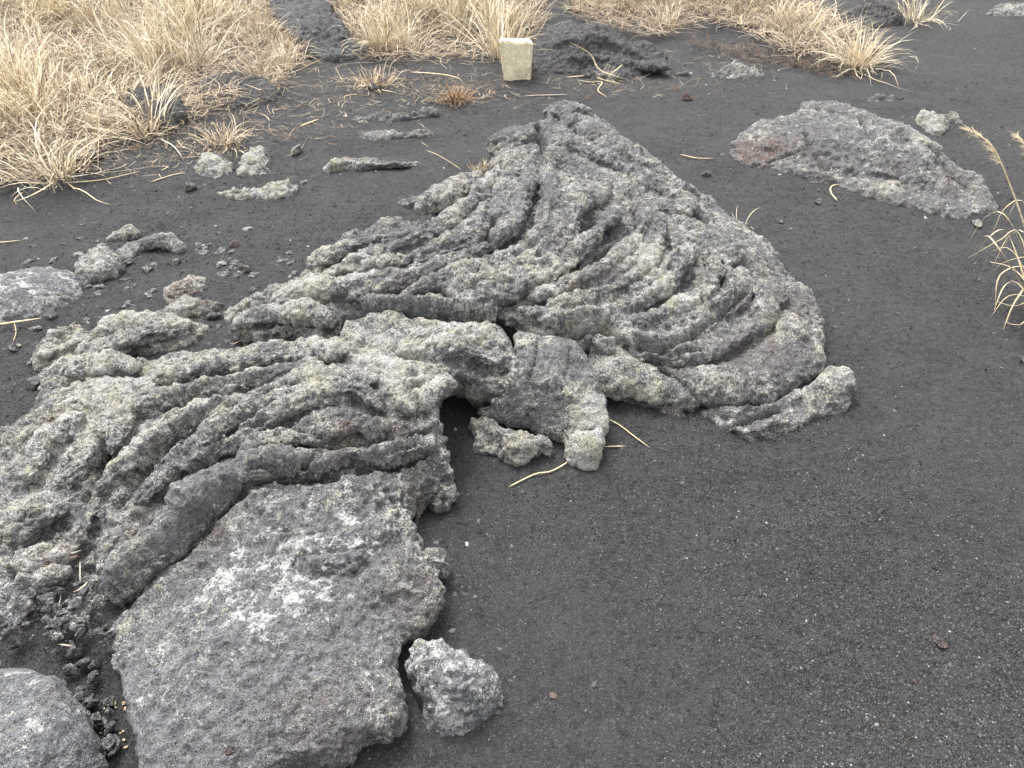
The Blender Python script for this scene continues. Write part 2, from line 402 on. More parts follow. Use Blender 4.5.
# finer wrinkles running between the main folds
ropA += [(.017,[(520,162),(516,186),(507,212),(484,236),(450,250),(410,262)]),(.017,[(556,166),(562,190),(556,216),(540,242),(512,262),(470,276)]),
         (.016,[(650,204),(653,230),(640,252),(612,275),(580,290)]),(.016,[(676,222),(675,246),(660,268),(632,290),(596,304)]),
         (.016,[(728,254),(730,282),(712,302),(684,320),(650,328)]),(.016,[(756,274),(757,300),(738,322),(704,338),(664,344)])]
lumA = [(720,250,(.10,.07,.04),0),(770,290,(.07,.08,.035),0),(668,205,(.10,.06,.03),.005),(790,330,(.05,.07,.03),0),(514,139,(.11,.085,.08),.014),(570,110,(.095,.07,.05),.006),(352,236,(.05,.04,.035),0),(436,200,(.13,.06,.03),.01),(640,352,.035,0),(610,338,.04,0)]
crkA = [(.022,.09,[(440,216),(450,213),(462,206)]),(.010,.07,[(492,222),(486,236),(490,246)]),(.009,.06,[(562,332),(596,330),(622,352),(646,372)]),(.013,.05,[(538,126),(542,140),(543,152)]),
        (.009,.05,[(345,313),(400,310),(470,318),(520,322)]),(.010,.045,[(612,240),(590,262)]),(.012,.05,[(746,296),(722,316),(690,340),(660,352)]),
        (.012,.04,[(520,240),(532,252)]),(.012,.05,[(640,350),(670,358),(700,356)])]
zonA = [(620,230,.26,.35,'l',.45),(690,280,.18,.22,'l',.85),(540,290,.25,.22,'l',.75),(360,260,.2,.2,'l',.6),(300,310,.12,.15,'l',.9),(540,200,.3,.25,'b',.75),
        (700,330,.12,.14,'b',.7),(600,230,.26,.12,'b',.7),(770,360,.05,.18,'l',.2),(790,320,.05,.16,'r',.55),(488,235,.27,.035,'r',1.6),(740,370,.05,.15,'r',.35),(600,130,.2,.25,'b',.8),
        (572,302,.22,.03,'r',1.3),(600,140,.2,.35,'l',.15),(520,200,.28,.16,'l',.2),(600,225,.27,.10,'l',.35),(700,250,.2,.25,'w',.35)]
lava('lava_mound', 'large grey ropy lava mound with curved fan of wrinkled folds in the centre', 'lava mound', rimA, innA, ropA, lumA, crkA, zonA,
     vox=.0044, amp=.82, sink=.030, under=2.5, edge=.03, seed=3, base=(.38, .4, .12, .1), smooth=[(765,365,.04,.22,.35),(600,125,.2,.25,.7)])

# ------------------------------------------------------------------ the flow and slab at lower left
rimB = [(345,318,.15),(400,313,.19),(455,318,.21),(500,328,.21),(522,352,.20),(512,384,.17),(480,380,.17),(462,368,.19),(446,382,.19),(440,412,.17),(446,452,.12),(442,478,.08),(420,492,.08),
        (404,508,.09),(412,534,.10),(428,562,.09),(439,588,.08),(428,616,.08),(400,634,.09),(396,650,.09),(404,690,.09),(398,722,.09),(360,748,.08),(315,768,.08),(270,800,.08),(200,850,.08),
        (128,840,.10),(126,768,.12),(118,700,.12),(112,660,.11),(96,640,.03),(40,650,.03),(-20,640,.03),(-90,600,.05),(-90,500,.06),(-30,450,.06),(6,420,.06),
        (40,392,.07),(56,366,.08),(98,352,.09),(150,352,.10),(200,352,.11),(260,344,.12),(310,338,.13),(338,338,.13)]
innB = [(250,380,.15),(350,370,.19),(420,380,.22),(400,430,.18),(300,430,.17),(200,430,.14),(100,430,.10),(120,500,.11),(200,500,.14),(60,520,.08),(30,580,.06),(300,500,.15),(380,480,.15),
        (300,580,.145),(220,590,.13),(380,580,.14),(300,680,.14),(180,680,.14),(200,760,.13),(330,740,.12),(160,600,.07),(90,620,.03)]
ropB = [(.028,[(70,374),(104,362),(140,364)],0,.8),
        (.024,[(110,452),(116,428),(132,408),(162,397),(196,390),(240,380),(284,370),(320,366)]),
        (.022,[(150,376),(200,368),(250,360),(300,354),(350,352)]),
        (.026,[(92,498),(112,474),(138,452),(160,432),(196,414),(240,400),(284,386),(330,376),(372,378)]),
        (.025,[(134,502),(160,478),(188,450),(216,426),(252,408),(296,396),(334,388)]),
        (.046,[(100,592,.042),(122,568,.043),(152,542,.045),(178,512,.045),(206,486,.040),(244,466,.032),(286,454,.026),(316,446,.02)],.012),
        (.022,[(60,480),(90,450),(100,420)]),(.03,[(20,480),(50,440),(80,410)]),
        (.026,[(232,442),(266,420),(300,398),(330,388),(362,388),(386,408)]),
        (.02,[(240,452),(280,436),(324,430),(360,420),(390,424)]),
        (.018,[(180,470),(220,446),(262,432)]),
        (.016,[(296,470),(332,456),(384,448),(434,438)],.004),
        (.022,[(400,400),(430,392),(452,380)]),(.03,[(400,350),(440,344),(480,350),(508,360)]),
        (.02,[(60,560),(80,530),(90,505)]),(.025,[(10,540),(40,520),(70,500)]),(.02,[(0,600),(40,580),(70,570)]),
        (.016,[(312,562),(345,560),(364,548)],-.004)]
lumB = [(440,492,(.035,.03,.03),-.05),(430,560,.03,-.02),(40,560,.05,0),(20,610,.05,0),(150,545,.01,0),(372,430,.028,.004),(20,440,.05,.0),(430,350,.05,0)]
crkB = [(.014,.04,[(112,612),(140,582),(165,560),(190,540),(215,512),(240,492)]),(.010,.04,[(150,430),(190,402),(230,396)]),
        (.010,.045,[(118,500),(150,462),(185,430),(225,410)]),(.011,.045,[(165,500),(195,470),(225,445),(260,430)]),
        (.010,.04,[(255,478),(300,470),(340,470),(420,450)]),(.008,.03,[(290,432),(340,440),(380,438)]),(.01,.04,[(85,490),(95,470),(105,440)]),
        (.008,.012,[(318,566),(350,564)]),(.007,.035,[(408,398),(412,388),(416,380)]),(.01,.03,[(180,400),(220,390),(300,380)])]
zonB = [(300,350,.16,.25,'l',.7),(430,350,.2,.2,'l',1.0),(130,380,.1,.2,'l',.9),(50,450,.08,.2,'l',1.0),(120,520,.1,.15,'l',.7),
        (280,650,.13,.30,'b',1.),(200,720,.13,.3,'b',1.),(340,600,.14,.2,'b',.9),(150,540,.12,.12,'b',.9),(220,480,.14,.10,'b',.7),
        (280,650,.13,.30,'l',-.1),(200,720,.13,.3,'l',-.1),(340,700,.13,.25,'l',-.1),(150,545,.12,.10,'l',-.05),(210,485,.14,.08,'l',0),
        (245,570,.14,.13,'w',.85),(200,590,.13,.09,'w',.85),(150,660,.13,.07,'w',.6),(270,620,.13,.08,'w',.7),(330,525,.15,.08,'w',.9),(290,590,.14,.10,'w',.95),(30,600,.05,.1,'w',.8),(300,540,.14,.1,'w',.7),
        (60,418,.08,.035,'r',1.4),(150,450,.12,.03,'r',1.2),(345,440,.16,.03,'r',1.5),(400,432,.17,.03,'r',1.5),(285,440,.15,.03,'r',1.2),(430,600,.06,.1,'r',.5),
        (60,560,.07,.05,'r',1.),(35,625,.04,.04,'r',1.2),(215,540,.1,.03,'r',1.3),(130,525,.1,.03,'r',1.2),(350,770,.08,.15,'r',.6),(420,495,.08,.03,'r',1.2)]
lava('lava_flow', 'broad grey lava flow with twisted ropes and flat pitted slab filling the lower left', 'lava flow', rimB, innB, ropB, lumB, crkB, zonB,
     vox=.004, sink=.024, under=2.4, edge=.028, seed=8, base=(.4, .35, .1, .1), smooth=[(290,660,.13,.27,.55),(200,740,.13,.25,.5),(380,620,.1,.15,.5),(150,545,.12,.09,.4),(205,490,.14,.07,.45)])

# ------------------------------------------------------------------ broken blocks and other outcrops
def L(name, label, cat, rim, inner=(), **k):
    f = k.pop('flat', 1.)
    return lava(name, label, cat, [(a, b, c * f) for a, b, c in rim], [(a, b, c * f) for a, b, c in inner], **k)
L('lava_block', 'squarish broken lava block with smooth dark face and tan edge between mound and flow', 'lava block',
  [(515,328,.20),(560,332,.20),(586,348,.18),(598,374,.15),(606,398,.11),(610,420,.08),(596,440,.05),(560,436,.05),(525,428,.05),(492,420,.06),(474,408,.09),(498,388,.15),(512,372,.17)],
  [(550,370,.17),(560,396,.14),(530,400,.12)], vox=.0045, under=1.6, edge=.02, amp=.45, seed=21, base=(.35,.2,.05,0),
  zones=[(548,358,.17,.05,'l',-.3),(548,358,.17,.05,'b',.5),(590,420,.1,.06,'l',1.1),(520,345,.19,.02,'l',1.3)], cracks=[(.005,.014,[(537,340),(535,362),(530,380),(545,390),(562,388)]),(.005,.012,[(562,388),(568,365),(570,350)])])
L('lava_block', 'tilted slab stub overhanging a dark hollow on the upper left shoulder of the mound', 'lava block',
  [(408,202,.27),(424,188,.285),(446,176,.30),(466,168,.30),(482,166,.30),(478,182,.28),(466,198,.26),(450,206,.25),(432,211,.25),(416,210,.255)], [(445,192,.295)],
  vox=.0045, under=.55, edge=.03, amp=.7, seed=28, base=(.9,.1,.1,0), zones=[(465,185,.28,.04,'r',1.)], keepz=-.2)
L('lava_block', 'pale lichen covered lava lump tucked under the dark faced block', 'lava block',
  [(562,420,.085),(578,428,.09),(604,424,.09),(608,444,.06),(602,462,.03),(585,468,.02),(566,456,.04)], [(588,440,.09)],
  vox=.004, under=2, edge=.025, amp=.6, seed=22, base=(1.,.1,.05,0))
L('lava_block', 'dark wedge of lava leaning beside the pale lump under the block', 'lava block',
  [(538,406,.06),(546,400,.07),(562,412,.06),(572,432,.05),(564,442,.03),(548,428,.04)], [], vox=.004, under=3, edge=.014, amp=.35, seed=23, base=(.1,.4,.05,0))
L('lava_rubble', 'knobbly lava rubble lump sitting on cinder below the dark faced block', 'lava rock',
  [(474,416,.07),(490,410,.08),(520,420,.085),(545,425,.08),(558,440,.06),(560,456,.03),(545,462,.02),(520,464,.02),(496,456,.02),(478,444,.03)], [(510,436,.085)],
  vox=.004, under=2.5, edge=.03, amp=1., seed=24, base=(.8,.1,.1,0), lumps=[(528,438,.022,.0),(500,428,.02,.0),(545,440,.02,0),(524,456,.014,-.01)])
L('lava_ledge', 'long sloping lava ledge jutting out below the front of the ropy mound', 'lava ledge',
  [(586,338,.15),(600,332,.155),(622,342,.15),(650,358,.13),(678,372,.11),(700,384,.09),(708,396,.07),(694,405,.065),(664,399,.07),(632,392,.08),(600,386,.09),(586,364,.11)],
  [(630,364,.13),(670,384,.10)], vox=.0045, under=1.3, edge=.03, amp=.7, seed=25, base=(.75,.3,.05,0), zones=[(610,375,.1,.06,'l',.2)])
L('lava_crust', 'reddish grey strip of lava half buried under the long ledge', 'lava crust',
  [(618,392,.04),(650,394,.045),(668,400,.04),(688,410,.035),(692,420,.01),(680,426,.0),(664,418,.01),(636,410,.01)], [(672,408,.045)], vox=.004, under=2.5, edge=.015, amp=.5, seed=26, base=(.3,.3,.5,0))
L('lava_crust', 'layered lava crust flaring out at the right foot of the ropy mound', 'lava crust',
  [(826,360,.07),(852,366,.065),(858,382,.05),(850,402,.025),(830,414,.02),(804,422,.025),(788,436,.02),(750,440,.02),(722,428,.02),(700,420,.025),(692,406,.03),(720,404,.03),(760,402,.035),(800,388,.04),(818,372,.05)],
  [(770,412,.05),(838,380,.08),(740,420,.04)], vox=.0045, under=2.5, edge=.02, amp=.8, seed=27, base=(.4,.35,.2,0),
  ropes=[(.018,[(712,412),(746,410),(780,404),(806,392)],0,.6),(.014,[(722,426),(756,426),(788,418)],0,.6),(.02,[(846,370),(850,390)])],
  zones=[(790,390,.04,.05,'l',1.2),(845,372,.05,.05,'l',1.)], cracks=[(.008,.03,[(720,432),(745,420),(780,410)])])
L('boulder', 'rounded light grey boulder at the bottom beside the slab, pale tip on top', 'boulder',
  [(436,634,.10),(462,646,.10),(486,662,.08),(504,684,.06),(500,706,.04),(480,722,.03),(462,738,.02),(440,744,.01),(424,734,.02),(425,700,.05),(406,668,.07),(410,645,.09)],
  [(455,670,.125),(470,690,.105),(440,700,.095),(440,725,.06)], vox=.0042, under=3, edge=.04, amp=.75, seed=31, base=(.0,1.,.0,.7), zones=[(438,634,.1,.02,'l',1.5),(420,670,.08,.05,'b',.2)])
L('boulder', 'smooth bluish grey boulder cut by the bottom left corner', 'boulder',
  [(-60,668,.10),(0,662,.10),(40,664,.10),(66,680,.10),(84,706,.09),(98,740,.07),(100,768,.05),(90,850,.02),(-80,850,.02)],
  [(20,720,.14),(50,740,.13)], vox=.0042, under=3, edge=.04, amp=.5, seed=32, base=(-.2,1.,.0,.35))
L('lava_rock', 'lichen crusted rope of lava with knob end, left of the flow', 'lava rock',
  [(76,350,.05),(96,326,.06),(125,312,.065),(165,310,.05),(198,318,.03),(200,336,.02),(170,345,.02),(130,354,.01),(100,362,.0),(82,360,.02)], [(140,328,.08),(110,335,.08)],
  vox=.005, under=2.5, edge=.03, amp=.85, seed=33, flat=0.85, base=(.85,.1,.05,.1), ropes=[(.03,[(88,350),(110,342),(150,332),(192,326)],0,.8)])
L('lava_rock', 'small knobbly lava rock at the left end of the lichen crusted rope', 'lava rock',
  [(34,345,.03),(50,330,.05),(72,320,.05),(82,332,.05),(70,352,.03),(50,366,.01),(34,360,.01)], [(56,344,.06)],
  vox=.005, under=2.5, edge=.03, amp=1., seed=34, flat=0.85, base=(.7,.1,.15,.1), lumps=[(52,352,.025,0),(60,335,.025,0)])
L('boulder', 'smooth pale grey boulder half buried at the left edge', 'boulder',
  [(-60,300,.09),(0,272,.10),(30,264,.09),(62,264,.08),(78,274,.06),(82,290,.04),(62,306,.02),(40,318,.01),(0,330,.01),(-60,340,.01)], [(20,290,.11),(50,280,.095)],
  vox=.0055, under=2.5, edge=.05, amp=.45, seed=35, flat=0.6, base=(-.2,.85,.0,.6))
L('lava_outcrop', 'low pale grey outcrop next to the smooth left boulder', 'lava outcrop',
  [(70,268,.05),(84,252,.06),(104,244,.06),(116,256,.05),(112,272,.03),(90,282,.01),(74,284,.01)], [(95,260,.065)],
  vox=.0055, under=3, edge=.03, amp=.8, seed=36, flat=0.6, base=(.3,.6,.1,.4))
L('lava_outcrop', 'thin arched lava crust with hollow beneath it on the left cinder', 'lava outcrop',
  [(112,252,.03),(132,240,.05),(156,232,.06),(178,234,.05),(186,244,.03),(176,252,.01),(160,244,.025),(140,246,.03),(122,258,.01)], [(155,238,.06)],
  vox=.0055, under=1.2, edge=.02, amp=.7, seed=37, flat=0.75, base=(.4,.5,.1,.2))
L('lava_outcrop', 'low brownish lava crust barely above the cinder, topmost at left', 'lava outcrop',
  [(106,238,.01),(118,228,.03),(134,222,.03),(142,230,.02),(130,238,.01)], [], vox=.006, under=3, edge=.02, amp=.8, seed=38, flat=0.8, base=(.7,.1,.3,.1))
L('lava_outcrop', 'pinkish grey lumpy rock left of the mound tip', 'lava outcrop',
  [(160,292,.02),(172,282,.04),(190,270,.04),(206,276,.03),(206,292,.01),(190,300,.0),(168,304,.0)], [(184,286,.05)], vox=.005, under=3, edge=.03, amp=1., seed=39, flat=0.8, base=(.8,.1,1.2,.1))
L('lava_outcrop', 'greenish grey lumpy crust just below the pinkish rock', 'lava outcrop',
  [(150,306,.02),(172,300,.03),(200,298,.03),(222,302,.02),(216,314,.0),(190,316,.0),(160,316,.0)], [(188,304,.035)], vox=.0055, under=3, edge=.02, amp=1., seed=40, flat=0.7, base=(.5,.1,.5,.0))
L('lava_outcrop', 'pale broken knob cluster near the edge of the left grass', 'lava outcrop',
  [(192,170,.03),(200,152,.08),(216,148,.09),(228,158,.08),(232,172,.04),(222,182,.01),(200,180,.0)], [(214,162,.09)], vox=.007, under=3, edge=.03, amp=1.2, seed=41, flat=0.6, base=(.8,.2,.05,.2))
L('lava_outcrop', 'curled rope shaped knob of lava beside the pale broken cluster', 'lava outcrop',
  [(234,166,.05),(246,150,.08),(262,142,.09),(274,148,.07),(268,160,.04),(270,174,.01),(250,182,.0),(234,180,.0)], [(252,160,.08)], vox=.007, under=3, edge=.03, amp=1.1, seed=42, flat=0.6, base=(.6,.35,.05,.1))
L('lava_outcrop', 'narrow bumpy line of lava poking from cinder below the pale clusters', 'lava outcrop',
  [(214,194,.01),(232,188,.03),(258,186,.03),(280,182,.04),(298,186,.03),(298,196,.0),(270,200,.0),(236,200,.0)], [(285,188,.045)], vox=.007, under=3, edge=.02, amp=1.1, seed=43, flat=0.7, base=(.8,.1,.1,.1))
L('lava_outcrop', 'long thin log shaped lava ridge lying on the cinder', 'lava outcrop',
  [(320,166,.02),(330,158,.05),(360,156,.05),(400,157,.045),(420,160,.03),(416,168,.0),(370,170,.0),(328,172,.0)], [(350,162,.05)], vox=.007, under=3, edge=.025, amp=.9, seed=44, flat=0.7, base=(.85,.1,.05,.0),
  ropes=[(.022,[(326,166),(360,163),(412,163)],0,.9)])
L('lava_outcrop', 'low wavy dark lava ridge in front of the middle grass', 'lava outcrop',
  [(350,118,.03),(375,110,.04),(405,112,.04),(432,106,.05),(438,114,.02),(400,122,.0),(360,124,.0)], [], vox=.008, under=3, edge=.02, amp=1., seed=45, flat=0.6, base=(.2,.3,.1,.0))
L('lava_outcrop', 'second wavy lava ridge below the dark one, sand washed over it', 'lava outcrop',
  [(348,136,.01),(370,130,.03),(400,130,.03),(430,128,.02),(432,136,.0),(390,140,.0),(352,140,.0)], [], vox=.008, under=3, edge=.02, amp=1., seed=46, flat=0.6, base=(.4,.3,.1,.0))
# right outcrop
L('lava_outcrop', 'long low grey outcrop of rough lava at the upper right', 'lava outcrop',
  [(802,98,.13),(830,97,.14),(862,106,.14),(894,118,.15),(926,136,.14),(950,156,.11),(974,172,.08),(996,190,.05),(1004,206,.04),(960,216,.04),(915,208,.04),(885,202,.04),(852,190,.04),(825,182,.045),
   (800,176,.045),(770,168,.045),(744,162,.04),(722,154,.035),(718,144,.02),(740,132,.05),(764,118,.08),(792,112,.11)],
  [(850,140,.15),(900,160,.12),(780,140,.09),(930,185,.06),(850,165,.07)], vox=.007, under=2.5, edge=.05, amp=.85, seed=51, flat=0.72, base=(.25,.45,.15,.25),
  lumps=[(768,144,(.08,.06,.035),0),(735,150,.03,0)], ropes=[(.03,[(800,104),(850,112),(900,130),(940,152)],0,.6),(.02,[(800,150),(840,165),(880,172),(930,180)],0,.7)],
  zones=[(765,142,.08,.12,'r',1.3),(952,172,.08,.05,'r',1.),(890,150,.09,.2,'w',.5),(820,172,.03,.1,'r',.3)], cracks=[(.013,.05,[(806,130),(812,150),(830,170)]),(.012,.05,[(930,150),(950,172),(975,190)]),(.012,.04,[(860,120),(880,150),(905,180)]),(.010,.04,[(770,160),(800,150),(830,152)])])
L('lava_outcrop', 'small dark crumbling crust behind the long right outcrop', 'lava outcrop',
  [(862,98,.03),(876,92,.05),(900,94,.03),(908,100,.01),(880,106,.0),(866,106,.0)], [], vox=.009, under=2, edge=.02, amp=1.2, seed=52, base=(.1,.2,.2,.0))
L('lava_outcrop', 'yellowish spiky lava knob behind the right end of the long outcrop', 'lava outcrop',
  [(912,118,.04),(922,108,.10),(938,114,.07),(952,108,.09),(964,116,.06),(962,130,.01),(940,136,.0),(918,130,.0)], [(940,118,.09)], vox=.009, under=2, edge=.03, amp=1.3, seed=53, flat=0.7, base=(1.1,.1,.1,.0))
# outcrops at the back
L('lava_outcrop', 'dark ropy lava shelf behind and right of the marker stone', 'lava outcrop',
  [(532,48,.08),(546,30,.14),(580,20,.15),(606,26,.15),(626,34,.14),(650,42,.12),(676,58,.09),(690,70,.04),(680,76,.01),(652,74,.01),(630,82,.01),(600,76,.01),(566,76,.01),(545,76,.01),(528,66,.03)],
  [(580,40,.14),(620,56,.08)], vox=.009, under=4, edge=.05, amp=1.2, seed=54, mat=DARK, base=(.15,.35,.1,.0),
  ropes=[(.035,[(545,44),(580,38),(615,44),(650,58)],-.01,.7),(.03,[(552,60),(590,56),(630,62),(672,68)],-.01,.7)], zones=[(605,34,.25,.08,'l',1.3)])
L('lava_outcrop', 'dark wrinkled lava slab rising between the two left grass stands', 'lava outcrop',
  [(258,-24,.08),(310,-20,.12),(332,8,.12),(352,32,.10),(378,40,.08),(378,52,.02),(340,60,.02),(306,56,.02),(290,40,.03),(274,16,.05)],
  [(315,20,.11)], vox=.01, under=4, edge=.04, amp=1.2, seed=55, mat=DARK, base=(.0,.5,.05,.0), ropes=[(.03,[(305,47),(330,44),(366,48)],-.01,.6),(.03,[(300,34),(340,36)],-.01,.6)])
L('lava_outcrop', 'dark dusty lava boulder in the grass gap at the top right', 'lava outcrop',
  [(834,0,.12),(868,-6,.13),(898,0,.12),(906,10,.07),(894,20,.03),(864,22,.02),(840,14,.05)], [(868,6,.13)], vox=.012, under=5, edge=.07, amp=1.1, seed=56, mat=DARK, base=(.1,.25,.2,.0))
L('lava_outcrop', 'flat grey rock bump between the dark shelf and the long outcrop', 'lava outcrop',
  [(712,74,.02),(726,64,.06),(742,60,.07),(758,68,.04),(768,76,.01),(748,82,.0),(718,80,.0)], [], vox=.009, under=3, edge=.03, amp=1.2, seed=57, base=(.3,.4,.1,.1))
L('lava_outcrop', 'faint pale crust flush with cinder at the top right corner', 'lava outcrop',
  [(984,12,.02),(1000,4,.05),(1030,0,.04),(1050,14,.01),(1010,20,.0)], [], vox=.012, under=3, edge=.03, amp=1.2, seed=58, base=(.4,.4,.1,.2))
L('lava_outcrop', 'dark lava hump seen through the sparse grass at upper left', 'lava outcrop',
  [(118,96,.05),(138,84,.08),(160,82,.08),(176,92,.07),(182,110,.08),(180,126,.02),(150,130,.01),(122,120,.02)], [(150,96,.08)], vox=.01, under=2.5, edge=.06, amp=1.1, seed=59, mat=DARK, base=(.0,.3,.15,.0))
L('lava_outcrop', 'dark stony bank under the blades left of the marker stone', 'lava outcrop',
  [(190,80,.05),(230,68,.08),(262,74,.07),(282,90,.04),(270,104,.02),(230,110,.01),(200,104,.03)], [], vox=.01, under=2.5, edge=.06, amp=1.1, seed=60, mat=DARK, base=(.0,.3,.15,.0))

# ------------------------------------------------------------------ the cinder sheet, banked a little against each outcrop
BX, BY = np.meshgrid(np.arange(-3.5, 4.5, .025), np.arange(.3, 7.5, .025)); BANK = np.zeros(BX.shape)
for fp in FOOT:
    lo, hi = fp.min(0) - .25, fp.max(0) + .25; q = (BX > lo[0]) & (BX < hi[0]) & (BY > lo[1]) & (BY < hi[1])
    if q.any(): BANK[q] = np.maximum(BANK[q], np.exp(-(np.clip(-poly_sd(BX[q], BY[q], fp), 0, 9) / .10) ** 1.3))
BANK *= .010 + .012 * noise(np.stack([BX.ravel(), BY.ravel(), BX.ravel() * 0], -1), 8, 4).reshape(BX.shape)
_gz0 = gz
def gz(x, y):
    if np.ndim(x) == 0: return gz(np.array([x]), np.array([y]))[0]
    fx = np.clip((np.asarray(x) + 3.5) / .025, 0, BX.shape[1] - 1.01); fy = np.clip((np.asarray(y) - .3) / .025, 0, BX.shape[0] - 1.01)
    i, j = fx.astype(int), fy.astype(int); a, b = fx - i, fy - j
    k = (1 - a) * (1 - b) * BANK[j, i] + a * (1 - b) * BANK[j, i + 1] + (1 - a) * b * BANK[j + 1, i] + a * b * BANK[j + 1, i + 1]
    return _gz0(x, y) + k
def lin(a, b, s): return np.arange(a, b, s)
gx = np.concatenate([[-300, -120, -50, -25, -14, -9], lin(-6, -2.2, .08), lin(-2.2, 2.4, .0105), lin(2.4, 7, .08), [9, 14, 25, 50, 120, 300]])
gy = np.concatenate([[-300, -100, -30, -8, -3, -1], lin(0, .5, .1), lin(.5, 4.2, .0105), lin(4.2, 11, .06), [12, 14, 18, 25, 50, 120, 300, 600]])
GX, GY = np.meshgrid(gx, gy); V = np.stack([GX.ravel(), GY.ravel(), gz(GX.ravel(), GY.ravel())], -1)
nx, ny = len(gx), len(gy); i = (np.arange(ny - 1)[:, None] * nx + np.arange(nx - 1)[None]).ravel()
tag(mesh_np('ground', V, np.stack([i, i + 1, i + nx + 1, i + nx], -1), GROUND, smooth=True), kind='structure')


# ------------------------------------------------------------------ loose stones
import bmesh
def stone_mesh(seed, lv=3, rough=1.):
    bm = bmesh.new(); bmesh.ops.create_icosphere(bm, subdivisions=lv, radius=1)
    V = np.array([v.co[:] for v in bm.verts]); F = np.array([[v.index for v in f.verts] for f in bm.faces]); bm.free()
    r_ = np.random.default_rng(seed)
    for _ in range(15):                       # knock flats off the ball
        nrm = r_.normal(size=3); nrm /= np.linalg.norm(nrm); t = r_.uniform(.42, .8); k = V @ nrm
        V = V - np.clip(k - t, 0, None)[:, None] * nrm * .95
    V = V * (1 + rough * (.12 * fbm(V + seed, 1.7, 3, seed) + .05 * fbm(V + seed, 7, 2, seed))[:, None])
    return V, F
def stone(label, px, py, size, zone=(.3,.3,.1,.1), seed=0, name='loose_stone', group=None, rot=0., z=0., lv=4, sink=.3, mesh=None):
    p = W(px, py, z); s = np.array(size) * .5
    V, F = stone_mesh(seed, lv); ca, sa = math.cos(rot), math.sin(rot); V = V * s
    V = np.stack([V[:, 0] * ca - V[:, 1] * sa, V[:, 0] * sa + V[:, 1] * ca, V[:, 2]], -1)
    o = mesh_np(name, V, F, LAVA, smooth=True); set_attr(o.data, 'zone', np.tile(zone, (len(V), 1)))
    z += float(gz(p[0], p[1])) if z < .05 else 0
    o.location = (p[0], p[1], z + s[2] * (1 - 2 * sink)); return tag(o, label, 'stone', group)
for k, a in enumerate([
    ('dark angular stone at the foot of the sparse grass', 202, 138, (.09,.07,.08), (0,.5,0,0)),
    ('small pale oval stone right of the curled knob', 295, 153, (.10,.05,.06), (.9,.1,0,0)),
    ('reddish brown pebble on the cinder right of the mound peak', 686, 100, (.09,.06,.055), (.1,.1,1.2,0)),
    ('pale flat stone in front of the right outcrop end', 976, 226, (.075,.05,.03), (1.,.3,0,.6)),
    ('reddish pebble lying alone on cinder at lower right', 942, 640, (.048,.026,.02), (0,.2,1.,.2)),
    ('tiny round grey pebble in the middle of the cinder', 759, 592, (.020,.018,.016), (.2,.8,0,.3)),
    ('brownish stone cut by the right edge', 1024, 360, (.07,.05,.04), (.3,.2,.8,.2)),
    ('dark wedge pebble near the twigs on the mound shoulder', 779, 222, (.05,.03,.02), (0,.5,0,0)),
    ('flat thin grey flake in front of the right outcrop', 818, 204, (.06,.03,.02), (.2,.5,0,.2)),
    ('bluish flat stone left of the small knobbly rock', 54, 317, (.06,.04,.03), (.1,1.,0,.2)),
    ('dark bluish stone at the left foot of the flow', 36, 384, (.07,.05,.05), (0,1.,0,0)),
    ('low flat stone near the left edge below the straw', 14, 350, (.05,.04,.025), (.2,.6,0,0)),
    ('grey round knob at the tip of the mound, left end', 214, 318, (.06,.04,.035), (.4,.4,0,0)),
    ('small pale knob on the left cinder by the arch', 128, 262, (.05,.04,.03), (.4,.6,0,.2)),
    ('larger pale knob below the arched crust', 146, 268, (.07,.045,.04), (.5,.5,0,.2)),
    ('pale brown knob right of the arched crust', 176, 262, (.05,.035,.03), (.8,.2,.5,.1)),
    ('pale dusty rubble knob by the back dark shelf', 664, 74, (.09,.06,.06), (.9,.2,.3,.1)),
    ('dark triangular stone below the pale broken cluster', 190, 190, (.07,.05,.07), (.4,.4,0,.1)),
    ('reddish rubble stone in the cinder left of the mound', 236, 246, (.07,.04,.03), (.1,.1,1.2,.0)),
    ('dark low triangular stone left of the mound', 244, 268, (.08,.05,.04), (.1,.3,.4,.0)),
    ('round grey stone pressed against the foot of the flow', 446, 494, (.05,.045,.045), (.6,.3,.2,.1)),
    ('reddish angular chip leaning in the notch of the flow', 418, 490, (.05,.03,.05), (.1,.1,1.3,.0)),
    ('dark stone in grass at the left front', 98, 158, (.10,.07,.07), (0,.3,.1,0)),
    ('small dark stone beside the dead clump', 372, 90, (.08,.06,.06), (0,.5,0,0)),
    ('pale pebble at the back right of the mound shoulder', 706, 176, (.05,.04,.03), (.7,.4,0,.2)),
    ('pale round stone resting on the lower edge of the slab', 230, 752, (.032,.028,.02), (.2,.2,.8,.2)),
    ]):
    lab, px, py, size, zn = a
    z = .12 if py == 752 else 0
    stone(lab, px, py, size, zn, seed=100 + k, rot=k * 1.3, z=z)
